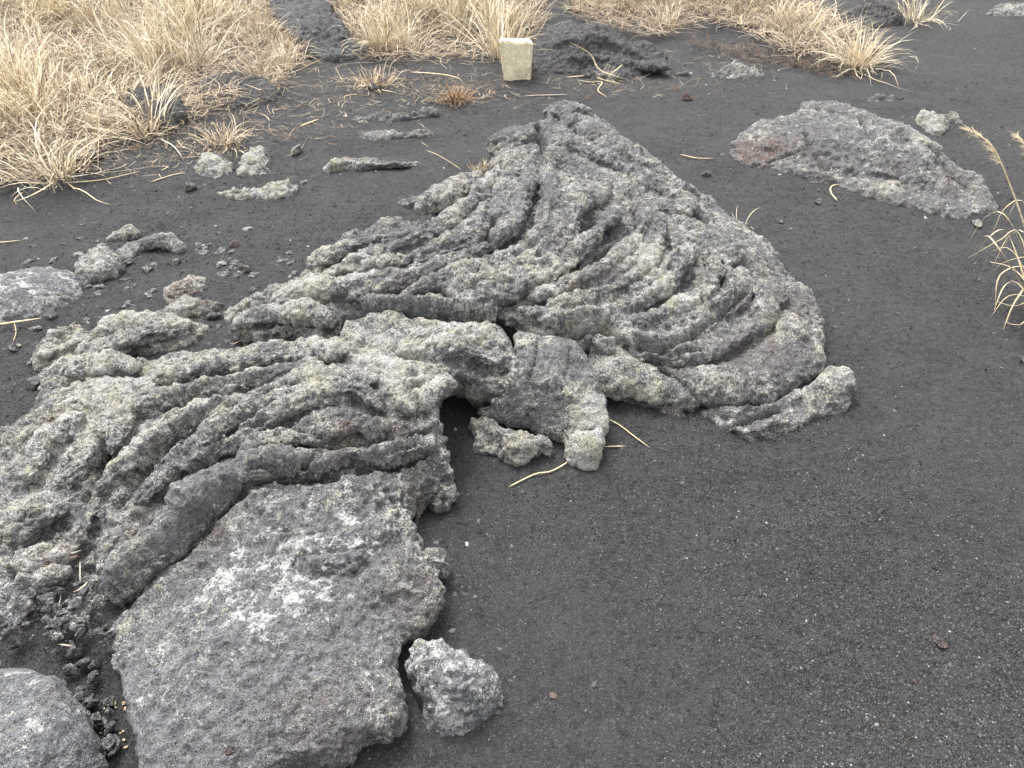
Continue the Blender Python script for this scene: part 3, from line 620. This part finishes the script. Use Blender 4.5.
# rubble wedged in the crevice (all alike)
protos = [stone_mesh(300 + k, 3) for k in range(6)]
pm = []
for k, (V, F) in enumerate(protos):
    V = V * .014
    me_o = mesh_np('rubble_stone', V, F, LAVA, smooth=True)
    zn = [(.2,.9,.0,.2),(.5,.5,.1,.2),(.3,.6,.2,0),(.4,.9,0,.3),(.3,.5,.3,0),(.8,.6,.1,.3)][k]
    set_attr(me_o.data, 'zone', np.tile(zn, (len(V), 1))); pm.append(me_o.data); bpy.data.objects.remove(me_o)
for k in range(120):
    t = random.random(); cx = 62 + 52 * t + (random.random() - .5) * 46 * (1 - .45 * t); cy = 596 + 165 * t
    if k < 55: cx = random.uniform(15, 122); cy = random.uniform(588, 662)
    p = W(cx, cy, .02); s = random.uniform(.006, .019)
    o = bpy.data.objects.new('rubble_stone', pm[k % 6]); COL.objects.link(o)
    s /= .014; o.scale = (s * random.uniform(.8, 1.4), s, s * random.uniform(.6, 1)); o.rotation_euler = (random.random(), random.random(), random.random() * 6)
    o.location = (p[0], p[1], float(gz(p[0], p[1])) + .012 + (.03 if cy < 650 else 0) + random.random() * .012)
    tag(o, 'small grey rubble stone in the crevice between the slab and the corner boulder', 'stone', 'rubble stones in the crevice')

for k in range(130):
    a = random.choice([(90,262,55,18),(165,280,45,20),(70,345,45,16),(240,262,30,18),(225,170,50,18),(140,330,70,20)]); cx, cy = a[0] + random.gauss(0, 1) * a[2], a[1] + random.gauss(0, 1) * a[3]
    p = W(cx, cy, 0); s = random.uniform(.5, 1.6); o = bpy.data.objects.new('loose_chip', pm[k % 6]); COL.objects.link(o)
    o.scale = (s * 1.5, s, s * .5); o.rotation_euler = (0, 0, random.random() * 6); o.location = (p[0], p[1], float(gz(p[0], p[1])))
    tag(o, 'small flat lava chip strewn over the cinder left of the mound', 'stone', 'lava chips on the left cinder')
# marker stone
def marker():
    bm = bmesh.new(); wd, dp, ht = .092, .075, .20
    pts = [(-wd,-dp),(wd,-dp),(wd,dp),(-wd,dp)]
    bmesh.ops.create_cube(bm, size=1); bmesh.ops.scale(bm, vec=(wd * 2, dp * 2, ht + .2), verts=bm.verts); bmesh.ops.translate(bm, vec=(0, 0, ht / 2 - .1), verts=bm.verts)
    bmesh.ops.bevel(bm, geom=[e for e in bm.edges], offset=.008, segments=2, affect='EDGES')
    bmesh.ops.triangulate(bm, faces=bm.faces)
    for _ in range(4): bmesh.ops.subdivide_edges(bm, edges=[e for e in bm.edges if e.calc_length() > .02], cuts=1, use_grid_fill=False); bmesh.ops.triangulate(bm, faces=bm.faces)
    V = np.array([v.co[:] for v in bm.verts]); F = np.array([[v.index for v in f.verts] for f in bm.faces]); bm.free()
    n = V / (np.linalg.norm(V, axis=1)[:, None] + 1e-6)
    V = V + n * (.0035 * fbm(V, 40, 2, 5))[:, None]
    V[:, 0] += .055 * .6 * np.clip(1 - V[:, 2] / ht, 0, 1.2) * np.clip(.5 - V[:, 0] / wd / 2, 0, 1)
    # worn notch in the top edge
    V[:, 2] -= .022 * np.exp(-(((V[:, 0] + .055) ** 2 + (V[:, 1] + .02) ** 2) / .022 ** 2)) * (V[:, 2] > ht * .8)
    o = mesh_np('marker_stone', V, F, MARKER); p = W(522, 82, 0)
    o.location = (p[0] - .045, p[1] + .07, 0); o.rotation_euler = (R(-8), R(3), R(3))
    tag(o, 'short yellowish concrete boundary stone standing at the edge of the grass', 'marker stone')
marker()

# ------------------------------------------------------------------ twigs and straws lying about
def straw(label, pts, r=.003, mat=TWIG, h=.006, name='straw', cat='straw', group=None):
    r = r * .72
    w3 = []
    for p in pts:
        hh = p[2] if len(p) > 2 else h; q = W(p[0], p[1], hh)
        if len(p) < 3: g_ = float(gz(q[0], q[1])); q = W(p[0], p[1], hh + g_); q[2] = hh + float(gz(q[0], q[1]))
        w3.append([*q, r])
    P = spline(w3, .012); P[:, 3] = r * np.interp(np.linspace(0, 1, len(P)), [0, .15, .8, 1], [.6, 1, .9, .4])
    V, F = tube(P, 6, .6, .1); F = [f if len(f) == 4 else (f[0], f[1], f[2], f[2]) for f in F]
    me = bpy.data.meshes.new(name); me.from_pydata(V.tolist(), [], [tuple(dict.fromkeys(f)) for f in F]); me.materials.append(mat)
    o = bpy.data.objects.new(name, me); COL.objects.link(o); return tag(o, label, cat, group)
straw('bent two part straw lying on cinder below the knobbly rubble', [(508,487),(535,474),(550,471),(566,463),(577,452)], .0032)
straw('straw leaning from the pale lump out over the cinder', [(598,414,.05),(618,424,.02),(634,436),(650,448)], .0028)
straw('short straight straw beside the leaning straw', [(603,446),(627,446)], .0028)
straw('curved straw over the layered crust at the foot of the mound', [(704,405,.04),(718,404,.05),(732,413,.03)], .0022)
straw('thick pale stalk at the left edge above the flow', [(-30,328,.03),(0,324,.03),(42,318,.03)], .006, TWIG)
straw('thin twiglet hanging from the pale stalk at left', [(14,322,.03),(16,332,.02),(13,342,.01)], .002, TWIG)
straw('short pale stick at the left edge near the smooth boulder', [(-20,243),(2,242),(21,240)], .004)
straw('long thin straw at the foot of the left grass', [(62,184),(100,180),(141,171)], .004)
straw('short dropped white stick in front of the grass', [(300,126),(319,119)], .007)
straw('straw in front of the right outcrop, lying flat', [(806,177),(820,179),(834,176)], .004)
straw('hooked pale straw below the right outcrop', [(838,200),(831,192),(832,186),(842,184)], .005)
straw('thin straw lying left of the right outcrop', [(680,154),(696,158),(714,158)], .004)
straw('pale root lying between the marker stone and the mound', [(524,96),(545,95),(568,94)], .006, BARK)
straw('pale chip of wood in the hollow above the flow', [(172,354,.01),(189,351,.01)], .006, BARK)
straw('white stick laid across the rubble of the left flow', [(46,557,.09),(62,556,.09),(82,550,.09)], .0035, BARK, name='twig', cat='twig')
straw('reddish twig crossing under the white stick', [(36,572,.085),(60,560,.085),(80,556,.085)], .002, RUST, name='twig', cat='twig')
straw('upright thin twig standing next to the white stick', [(80,560,.08),(80,582,.08)], .002, BARK, name='twig', cat='twig')
straw('short kinked twig above the rubble crevice', [(73,592,.07),(82,588,.07),(88,581,.07)], .0035, BARK, name='twig', cat='twig')
straw('thin stem hanging down to the rubble crevice', [(61,595,.07),(58,610,.06),(55,624,.05)], .0018, BARK, name='twig', cat='twig')
straw('small white stick in the crevice rubble', [(57,644,.06),(73,646,.06)], .003, BARK, name='twig', cat='twig')
straw('forked dead branch, lower limb, on the cinder by the dark shelf', [(566,77),(590,76),(604,80),(620,83)], .007, TWIG, name='twig', cat='twig')
straw('long dead stem rising across the dark shelf', [(570,42,.2),(590,54,.12),(600,70,.05),(624,79,.02)], .007, TWIG, name='twig', cat='twig')
straw('bent stem leaning on the dark shelf beside the long stem', [(608,76,.03),(616,70,.06),(623,64,.08)], .006, TWIG, name='twig', cat='twig')
straw('curled pale stem on cinder in front of the dark shelf', [(578,80),(590,82),(602,82),(598,90),(607,97)], .005, TWIG, name='twig', cat='twig')
straw('long arched stem on cinder left of the marker stone', [(410,72,.01),(440,74,.04),(458,78,.04),(464,84,.01)], .006, TWIG, name='twig', cat='twig')
straw('pale straw stem rising left from the mound shoulder', [(462,170,.27),(450,162,.30),(436,154,.33),(425,150,.34)], .003)
straw('yellow straw lying in the sand under the left grass', [(150,182),(172,175),(186,173)], .004)
# seeds in the crevice
sp_, sf_ = stone_mesh(900, 2); 
me_o = mesh_np('seed_husk', sp_, sf_, TWIG, smooth=True); seedm = me_o.data; bpy.data.objects.remove(me_o)
for k in range(26):
    px, py = random.uniform(96, 122), random.uniform(690, 742); p = W(px, py, .035); s = random.uniform(.002, .004)
    o = bpy.data.objects.new('seed_husk', seedm); COL.objects.link(o); o.location = (p[0], p[1], float(gz(p[0], p[1])) + .004 + .02 * (abs(px - 112) > 99)); o.scale = (s * 1.7, s, s * .7); o.rotation_euler = (0, 0, random.random() * 6)
    tag(o, 'tiny tan seed husk lying at the bottom of the crevice', 'seed', 'seed husks in the crevice')

# ------------------------------------------------------------------ gravel
def gravel():
    V0, F0 = [], []
    n = 105000; px = rng.uniform(-60, 1090, n * 3); py = 60 + (860 - 60) * rng.random(n * 3) ** .55
    P = W(px, py, 0); k = rng.random(len(P)) < np.clip(.5 + .6 * noise(P, 1.5, 9), .12, 1); P = P[k][:n]; n = len(P)
    P[:, 2] = gz(P[:, 0], P[:, 1])
    O = np.array([(1,0,0),(-1,0,0),(0,1,0),(0,-1,0),(0,0,1),(0,0,-1)], float)
    T = np.array([(0,2,4),(2,1,4),(1,3,4),(3,0,4),(2,0,5),(1,2,5),(3,1,5),(0,3,5)])
    dist = np.linalg.norm(P, axis=1); s = (.0010 + .0017 * rng.random(n) ** 3) * (.7 + .35 * dist)
    big = rng.random(n) < .008; s[big] *= 1.8
    V = O[None] * (1 + .35 * rng.normal(size=(n, 6, 1))) * s[:, None, None] * np.array([1, 1, .75])
    a = rng.random(n) * 6.28; ca, sa = np.cos(a)[:, None], np.sin(a)[:, None]
    V = np.stack([V[..., 0] * ca - V[..., 1] * sa, V[..., 0] * sa + V[..., 1] * ca, V[..., 2]], -1) + (P + np.stack([a * 0, a * 0, s * .3], -1))[:, None]
    F = (T[None] + 6 * np.arange(n)[:, None, None]).reshape(-1, 3)
    g = .022 + .085 * rng.random(n) ** 1.6; wt = rng.random(n) < .02; g[wt] = rng.uniform(.12, .30, wt.sum()); g[big] = np.minimum(g[big], .2)
    c = np.stack([g, g, g * .98, g * 0 + 1], -1); rd = rng.random(n) < .03; c[rd, :3] = np.array([.085, .064, .056])
    o = mesh_np('gravel', V.reshape(-1, 3), F, PEB); set_attr(o.data, 'tint', np.repeat(c, 6, axis=0)); tag(o, kind='stuff')
gravel()
def clods():
    n = 34000; x = rng.uniform(-3.6, 4.2, n); y = rng.uniform(.6, 7.5, n); P = np.stack([x, y, x * 0], -1)
    bi = (np.clip((y - .3) / .025, 0, BX.shape[0] - 1).astype(int), np.clip((x + 3.5) / .025, 0, BX.shape[1] - 1).astype(int))
    k = rng.random(n) < np.clip((.08 + .3 * noise(P, 1.1, 19)) * (y > 1.9) + .16 * (x < -.3) + 70 * np.abs(BANK[bi]) * (1 + noise(P, 6, 23)), .008, 1); P = P[k]; n = len(P); P[:, 2] = gz(P[:, 0], P[:, 1])
    V0, F0 = stone_mesh(77, 1); s = .003 + .010 * rng.random(n) ** 3
    V = V0[None] * (1 + .25 * rng.normal(size=(n, len(V0), 1))) * s[:, None, None] * np.array([1.2, .9, .6]); a = rng.random(n) * 6.28; ca, sa = np.cos(a)[:, None], np.sin(a)[:, None]
    V = np.stack([V[..., 0] * ca - V[..., 1] * sa, V[..., 0] * sa + V[..., 1] * ca, V[..., 2]], -1) + P[:, None]
    F = (F0[None] + len(V0) * np.arange(n)[:, None, None]).reshape(-1, 3); g = rng.uniform(.025, .11, n)[:, None] * np.array([1, .98, .96]); rd = rng.random(n) < .04; g[rd] *= np.array([1.25, .95, .85])
    pl_ = rng.random(n) < .04; g[pl_] = .3
    o = mesh_np('cinder_clods', V.reshape(-1, 3), F, PEB); set_attr(o.data, 'tint', np.repeat(np.c_[g, np.ones(n)], len(V0), axis=0)); tag(o, kind='stuff')
clods()

# ------------------------------------------------------------------ dry grass
def blades(roots, azim, length, bend, width, tint, lean=.25, seg=6, seed=0, zbase=0.):
    """curved tapering ribbons: up from the root and drooping over along azim"""
    n = len(roots); r_ = np.random.default_rng(seed); t = np.linspace(0, 1, seg + 1)
    th0 = np.clip(lean, 0, 1.4); th = th0[:, None] + bend[:, None] * t[None] ** 1.3      # angle from vertical
    ds = length[:, None] / seg; hx = np.cumsum(np.c_[np.zeros(n), np.sin((th[:, 1:] + th[:, :-1]) / 2) * ds], 1); hz = np.cumsum(np.c_[np.zeros(n), np.cos((th[:, 1:] + th[:, :-1]) / 2) * ds], 1)
    az = azim[:, None] + r_.normal(size=n)[:, None] * .5 * t[None]
    X = roots[:, 0:1] + hx * np.cos(az); Y = roots[:, 1:2] + hx * np.sin(az); Z = np.maximum(roots[:, 2:3] + hz, .004 + zbase + .004 * r_.random(n)[:, None])
    C = np.stack([X, Y, Z], -1); wv = width[:, None] * np.clip(1 - t[None] ** 2.2, .06, 1)
    sa = az + math.pi / 2 + r_.normal(size=n)[:, None] * .6; S = np.stack([np.cos(sa), np.sin(sa), .25 * np.sin(sa * 3)], -1) * wv[..., None] * .5
    V = np.stack([C - S, C + S], 2).reshape(-1, 3); k = np.arange(n)[:, None] * (seg + 1) * 2 + np.arange(seg)[None] * 2; k = k.ravel()
    F = np.stack([k, k + 1, k + 3, k + 2], -1); T = np.repeat(np.c_[tint, np.ones(n)], (seg + 1) * 2, axis=0)
    return V, F, T
def straw_tint(n, r_, warm=0.):
    a = r_.random(n)[:, None]; c = (1 - a) * np.array([.62, .50, .33]) + a * np.array([.84, .77, .61])
    dk = r_.random(n) < .27; c[dk] = np.array([.30, .24, .17]) * (.6 + .7 * r_.random(dk.sum()))[:, None]
    return c * (1 - min(warm, 1) * np.array([.55, .66, .74]))
def tussock(r_, c, n, L0, spread=.05, fall=1.2, wd=.0045, out=None, az0=None, azs=3.2, warm=0., shade=1.):
    a = r_.uniform(-math.pi, math.pi, n) if az0 is None else az0 + r_.normal(size=n) * azs
    rr = np.abs(r_.normal(size=n)) * spread; roots = np.stack([c[0] + rr * np.cos(a), c[1] + rr * np.sin(a), np.full(n, c[2] - .01)], -1)
    ln = L0 * r_.uniform(.45, 1.1, n); bd = r_.uniform(.2, 1.0, n) * fall + (r_.random(n) < .25) * .7
    le = np.abs(r_.normal(size=n)) * .55; wdt = wd * r_.uniform(.5, 1.5, n) * (1 + .7 * (r_.random(n) < .06))
    return blades(roots, a, ln, bd, wdt, straw_tint(n, r_, warm) * shade, le, seed=int(r_.integers(1e6)))
def join(name, L_, mat):
    V = []; F = []; T = []; o = 0
    for v, f, t in L_: V.append(v); F.append(f + o); T.append(t); o += len(v)
    ob = mesh_np(name, np.vstack(V), np.vstack(F), mat); set_attr(ob.data, 'tint', np.vstack(T)); return ob
def inpoly(px, py, P): return poly_sd(px, py, P) > 0
def stand(name, label, poly, dens, L0, seed, warmfront=0., **k):
    r_ = np.random.default_rng(seed); W3 = W(*np.array(poly, float).T, 0)[:, :2]
    lo, hi = W3.min(0), W3.max(0); n = int((hi - lo).prod() * dens * 1.0)
    q = np.stack([r_.uniform(lo[0], hi[0], n), r_.uniform(lo[1], hi[1], n)], -1); sd_ = poly_sd(q[:, 0], q[:, 1], W3)
    out = []
    nz = noise(np.c_[q, q[:, 0] * 0], 2.2, seed)
    for (x, y), s_, z_ in zip(q, sd_, nz):
        if s_ < 0 or r_.random() > .50 + 1.2 * z_ - k.get('thin', lambda x, y: 0)(x, y): continue
        f = min(1, .55 + s_ * 1.5)
        out.append(tussock(r_, (x, y, 0), int(r_.integers(28, 60)), L0 * f * r_.uniform(.5, 1.15), spread=.06, wd=k.get('wd', .0042), fall=r_.choice([.8, 1.6, 2.2]), az0=r_.uniform(-3.1, 3.1), azs=r_.choice([.5, 1., 3.]), warm=max(0, r_.normal() * .22), shade=r_.uniform(.75, 1.12)))
    # flattened thatch between the tussocks
    m = int((hi - lo).prod() * k.get('thatch', 500)); q = np.stack([r_.uniform(lo[0], hi[0], m), r_.uniform(lo[1], hi[1], m)], -1)
    q = q[poly_sd(q[:, 0], q[:, 1], W3) > -.12]; m = len(q)
    out.append(blades(np.c_[q, r_.uniform(.0, .05, m)], r_.uniform(-3.14, 3.14, m), r_.uniform(.06, .25, m), r_.uniform(0, .5, m), r_.uniform(.002, .005, m), straw_tint(m, r_, .5) * .75,
                      r_.uniform(1.1, 1.6, m), seed=seed))
    return tag(join(name, out, BLADE), label, None, None, 'stuff')
stand('dry_grass', 'dense stand of dry straw coloured grass across the upper left',
      [(-160,190),(0,176),(50,172),(78,148),(150,128),(190,112),(250,96),(300,70),(296,50),(262,20),(240,-40),(200,-80),(-260,-80)], 92, .42, 1, thatch=2600, thin=lambda x, y: .62 * math.exp(-(((x + 1.75) / .75) ** 2 + ((y - 3.9) / .65) ** 2)))
stand('dry_grass', 'upright dry grass between the dark slab and the marker stone',
      [(380,58),(420,62),(470,64),(495,62),(505,44),(530,16),(540,-40),(540,-70),(270,-70),(310,-20),(350,20)], 110, .46, 2, thatch=2000)
stand('dry_grass', 'bleached dry grass running along the top centre to the right',
      [(570,10),(610,24),(650,34),(700,18),(760,30),(790,52),(830,62),(862,66),(856,44),(812,16),(780,-10),(770,-70),(560,-70)], 120, .38, 3, thatch=2200)
def tuft(label, px, py, n, L0, seed, z=0., name='grass_tuft', **k):
    r_ = np.random.default_rng(seed); c = W(px, py, z); c[2] += float(gz(c[0], c[1])) * (z < .01); o = join(name, [tussock(r_, c, n, L0, **k)], BLADE); return tag(o, label, 'grass')
tuft('pale tuft splayed at the right tip of the top grass', 858, 66, 240, .32, 11, spread=.07, wd=.0042, fall=1.9)
tuft('small dry tuft in the gap at the top right by the dark boulder', 916, 20, 110, .30, 12, spread=.10, wd=.0042, fall=1.9)
tuft('tiny pale tuft on the right shoulder of the ropy mound', 740, 226, 12, .10, 13, z=.08, spread=.02, wd=.003, fall=2)
tuft('small orange brown tuft on the top left shoulder of the mound', 484, 172, 70, .06, 14, z=.26, spread=.03, wd=.003, fall=1, warm=.6)
tuft('dry sprig in the gap under the left lip of the mound', 262, 342, 16, .09, 15, z=.02, spread=.02, wd=.0035, fall=2)
tuft('rusty dead clump on the cinder left of the marker stone', 456, 100, 260, .12, 16, spread=.045, wd=.003, fall=2.2, warm=1.)
tuft('upright dry tuft growing right behind the marker stone', 500, 58, 90, .50, 17, spread=.06, wd=.0055, fall=.6)
tuft('low sprawling dry tuft at the front of the sparse grass', 225, 146, 140, .16, 18, spread=.08, wd=.004, fall=2.2, warm=.4)
tuft('brownish mossy tuft on cinder right of the low dark slab', 372, 86, 160, .14, 19, spread=.10, wd=.004, fall=2.2, warm=.5)
tuft('loose dry tuft fanning over the sand at the left front of the grass', 60, 178, 120, .38, 20, spread=.09, wd=.005, fall=1.5)
tuft('tangled dry tuft leaning left in the sparse patch', 150, 134, 70, .34, 21, spread=.06, wd=.0055, fall=1.6)
# rusty matted edge of the top grass
r_ = np.random.default_rng(77); q = []
for t in np.linspace(0, 1, 900):
    px = 690 + 168 * t; py = 44 + 30 * t + r_.normal() * 4; q.append(W(px, py, 0))
q = np.array(q); m = len(q)
ob = join('dead_moss', [blades(q, r_.uniform(-3.14, 3.14, m), r_.uniform(.03, .09, m), r_.uniform(0, 1, m), r_.uniform(.002, .005, m),
          np.array([.125, .088, .062])[None] * r_.uniform(.5, 1.4, m)[:, None], r_.uniform(.5, 1.5, m), seed=5)], BLADE)
tag(ob, 'rusty brown mat along the lower edge of the bleached grass', None, None, 'stuff')

# brown plant litter strewn along the foot of the grass
r_ = np.random.default_rng(78); q = []; 
for (cx, cy, sx, sy, m) in ((400,84,60,12,500),(250,110,70,16,800),(150,150,70,14,500),(620,86,60,6,250),(120,120,60,20,700),(460,95,30,8,250),(770,60,60,8,300)):
    for _ in range(m):
        p = W(cx + r_.normal() * sx, max(20, cy + r_.normal() * sy), 0); p[2] = gz(p[0], p[1]) + .002; q.append(p)
q = np.array(q); m = len(q)
ob = join('plant_litter', [blades(q, r_.uniform(-3.14, 3.14, m), r_.uniform(.02, .11, m), r_.uniform(-.3, .6, m), r_.uniform(.0012, .0035, m),
          np.where(r_.random(m)[:, None] < .6, np.array([.16, .11, .075]), np.array([.42, .34, .24])) * r_.uniform(.6, 1.3, m)[:, None], r_.uniform(1.2, 1.56, m), seed=6)], BLADE)
tag(ob, 'brown dead bits strewn on cinder along the foot of the grass', None, None, 'stuff')

# plumed reed clump at the right edge: two plumes and drooping blades
def reed():
    root = bpy.data.objects.new('reed_clump', None); COL.objects.link(root); c = W(1052, 330, 0); root.location = c
    tag(root, 'tall dry reed clump with drooping plumes at the right edge', 'reed')
    def add(name, pts, r, mat, taper=True):
        w3 = [[*(W(p[0], p[1], p[2]) - c), r] for p in pts]; P = spline(w3, .01)
        if taper: P[:, 3] *= np.linspace(1, .45, len(P))
        V, F = tube(P, 6, 1, .05); me = bpy.data.meshes.new(name); me.from_pydata(V.tolist(), [], [tuple(dict.fromkeys(f)) for f in F]); me.materials.append(mat)
        o = bpy.data.objects.new(name, me); COL.objects.link(o); o.parent = root; return o, P
    for pts in ([(1050,320,.02),(1032,250,.28),(1010,185,.45),(992,146,.55),(970,130,.58)], [(1075,300,.02),(1056,220,.34),(1035,160,.5),(1020,138,.55)]):
        o, P = add('stem', pts, .0036, TWIG)
        # plume: fine hairs along the drooping end
        r_ = np.random.default_rng(len(pts)); k = P[int(len(P) * .80):, :3]; m = 120; j = r_.integers(0, len(k), m); d = k[-1] - k[0]; d = d / np.linalg.norm(d)
        az = np.arctan2(d[1], d[0]) + r_.normal(size=m) * .35
        v, f, t = blades(k[j] + r_.normal(size=(m, 3)) * .002, az, r_.uniform(.02, .05, m), r_.uniform(.2, .8, m), r_.uniform(.0008, .0016, m), np.array([.66, .54, .34])[None] * r_.uniform(.7, 1.2, m)[:, None], r_.uniform(1.0, 1.5, m), seg=3, seed=3)
        ob = mesh_np('plume', v, f, BLADE, root); set_attr(ob.data, 'tint', t)
    bl = [[(1045,322,.02),(1000,250,.25),(985,236,.22),(975,250,.15)],[(1040,330,.02),(1010,238,.22),(990,236,.24),(972,262,.12)],[(1045,325,.02),(1020,235,.22),(1000,240,.2),(968,258,.14)],
          [(1050,325,.02),(1030,270,.12),(1000,275,.12),(995,312,.02)],[(1050,325,.02),(1028,210,.30),(1005,208,.30),(990,240,.2)],[(1050,330,.02),(1020,285,.08),(1005,285,.06),(994,310,.01)],
          [(1055,325,.02),(1035,262,.15),(1005,262,.12),(988,276,.06)],[(1055,335,.02),(1040,300,.06),(1015,306,.04),(998,302,.02)],[(1060,320,.02),(1030,225,.3),(1018,230,.28),(1000,250,.2)],
          [(1048,325,.02),(1012,225,.3),(988,215,.3),(966,246,.2)],[(1050,330,.02),(1016,255,.2),(992,252,.18),(978,280,.08)],[(1055,325,.02),(1030,240,.25),(1010,235,.24),(992,268,.14)],
          [(1052,335,.02),(1030,300,.08),(1008,296,.08),(990,318,.01)],[(1060,330,.02),(1038,280,.1),(1016,300,.06),(1003,330,.01)],[(1056,330,.02),(1034,205,.36),(1020,196,.36),(1006,222,.28)],
          [(1050,330,.02),(1032,290,.1),(1012,268,.12),(990,262,.1)],[(1060,340,.02),(1040,310,.05),(1020,325,.02),(1006,322,.01)]]
    for b in bl:
        w3 = np.array([W(*p) - c for p in b]); P = spline(w3, .02); n = len(P); T = np.gradient(P, axis=0); S = np.cross(T, (0, .4, 1.)); S /= np.linalg.norm(S, axis=1)[:, None]
        wv = .0046 * np.clip(1 - np.linspace(0, 1, n) ** 2.5, .08, 1)[:, None]; V = np.stack([P - S * wv, P + S * wv, P + (0, 0, .0012)], 1).reshape(-1, 3)
        k = np.arange(n - 1) * 3; F = np.vstack([np.stack([k, k + 2, k + 5, k + 3], -1), np.stack([k + 2, k + 1, k + 4, k + 5], -1)])
        o = mesh_np('blade', V, F, TWIG, root, smooth=True)
    return root
reed()
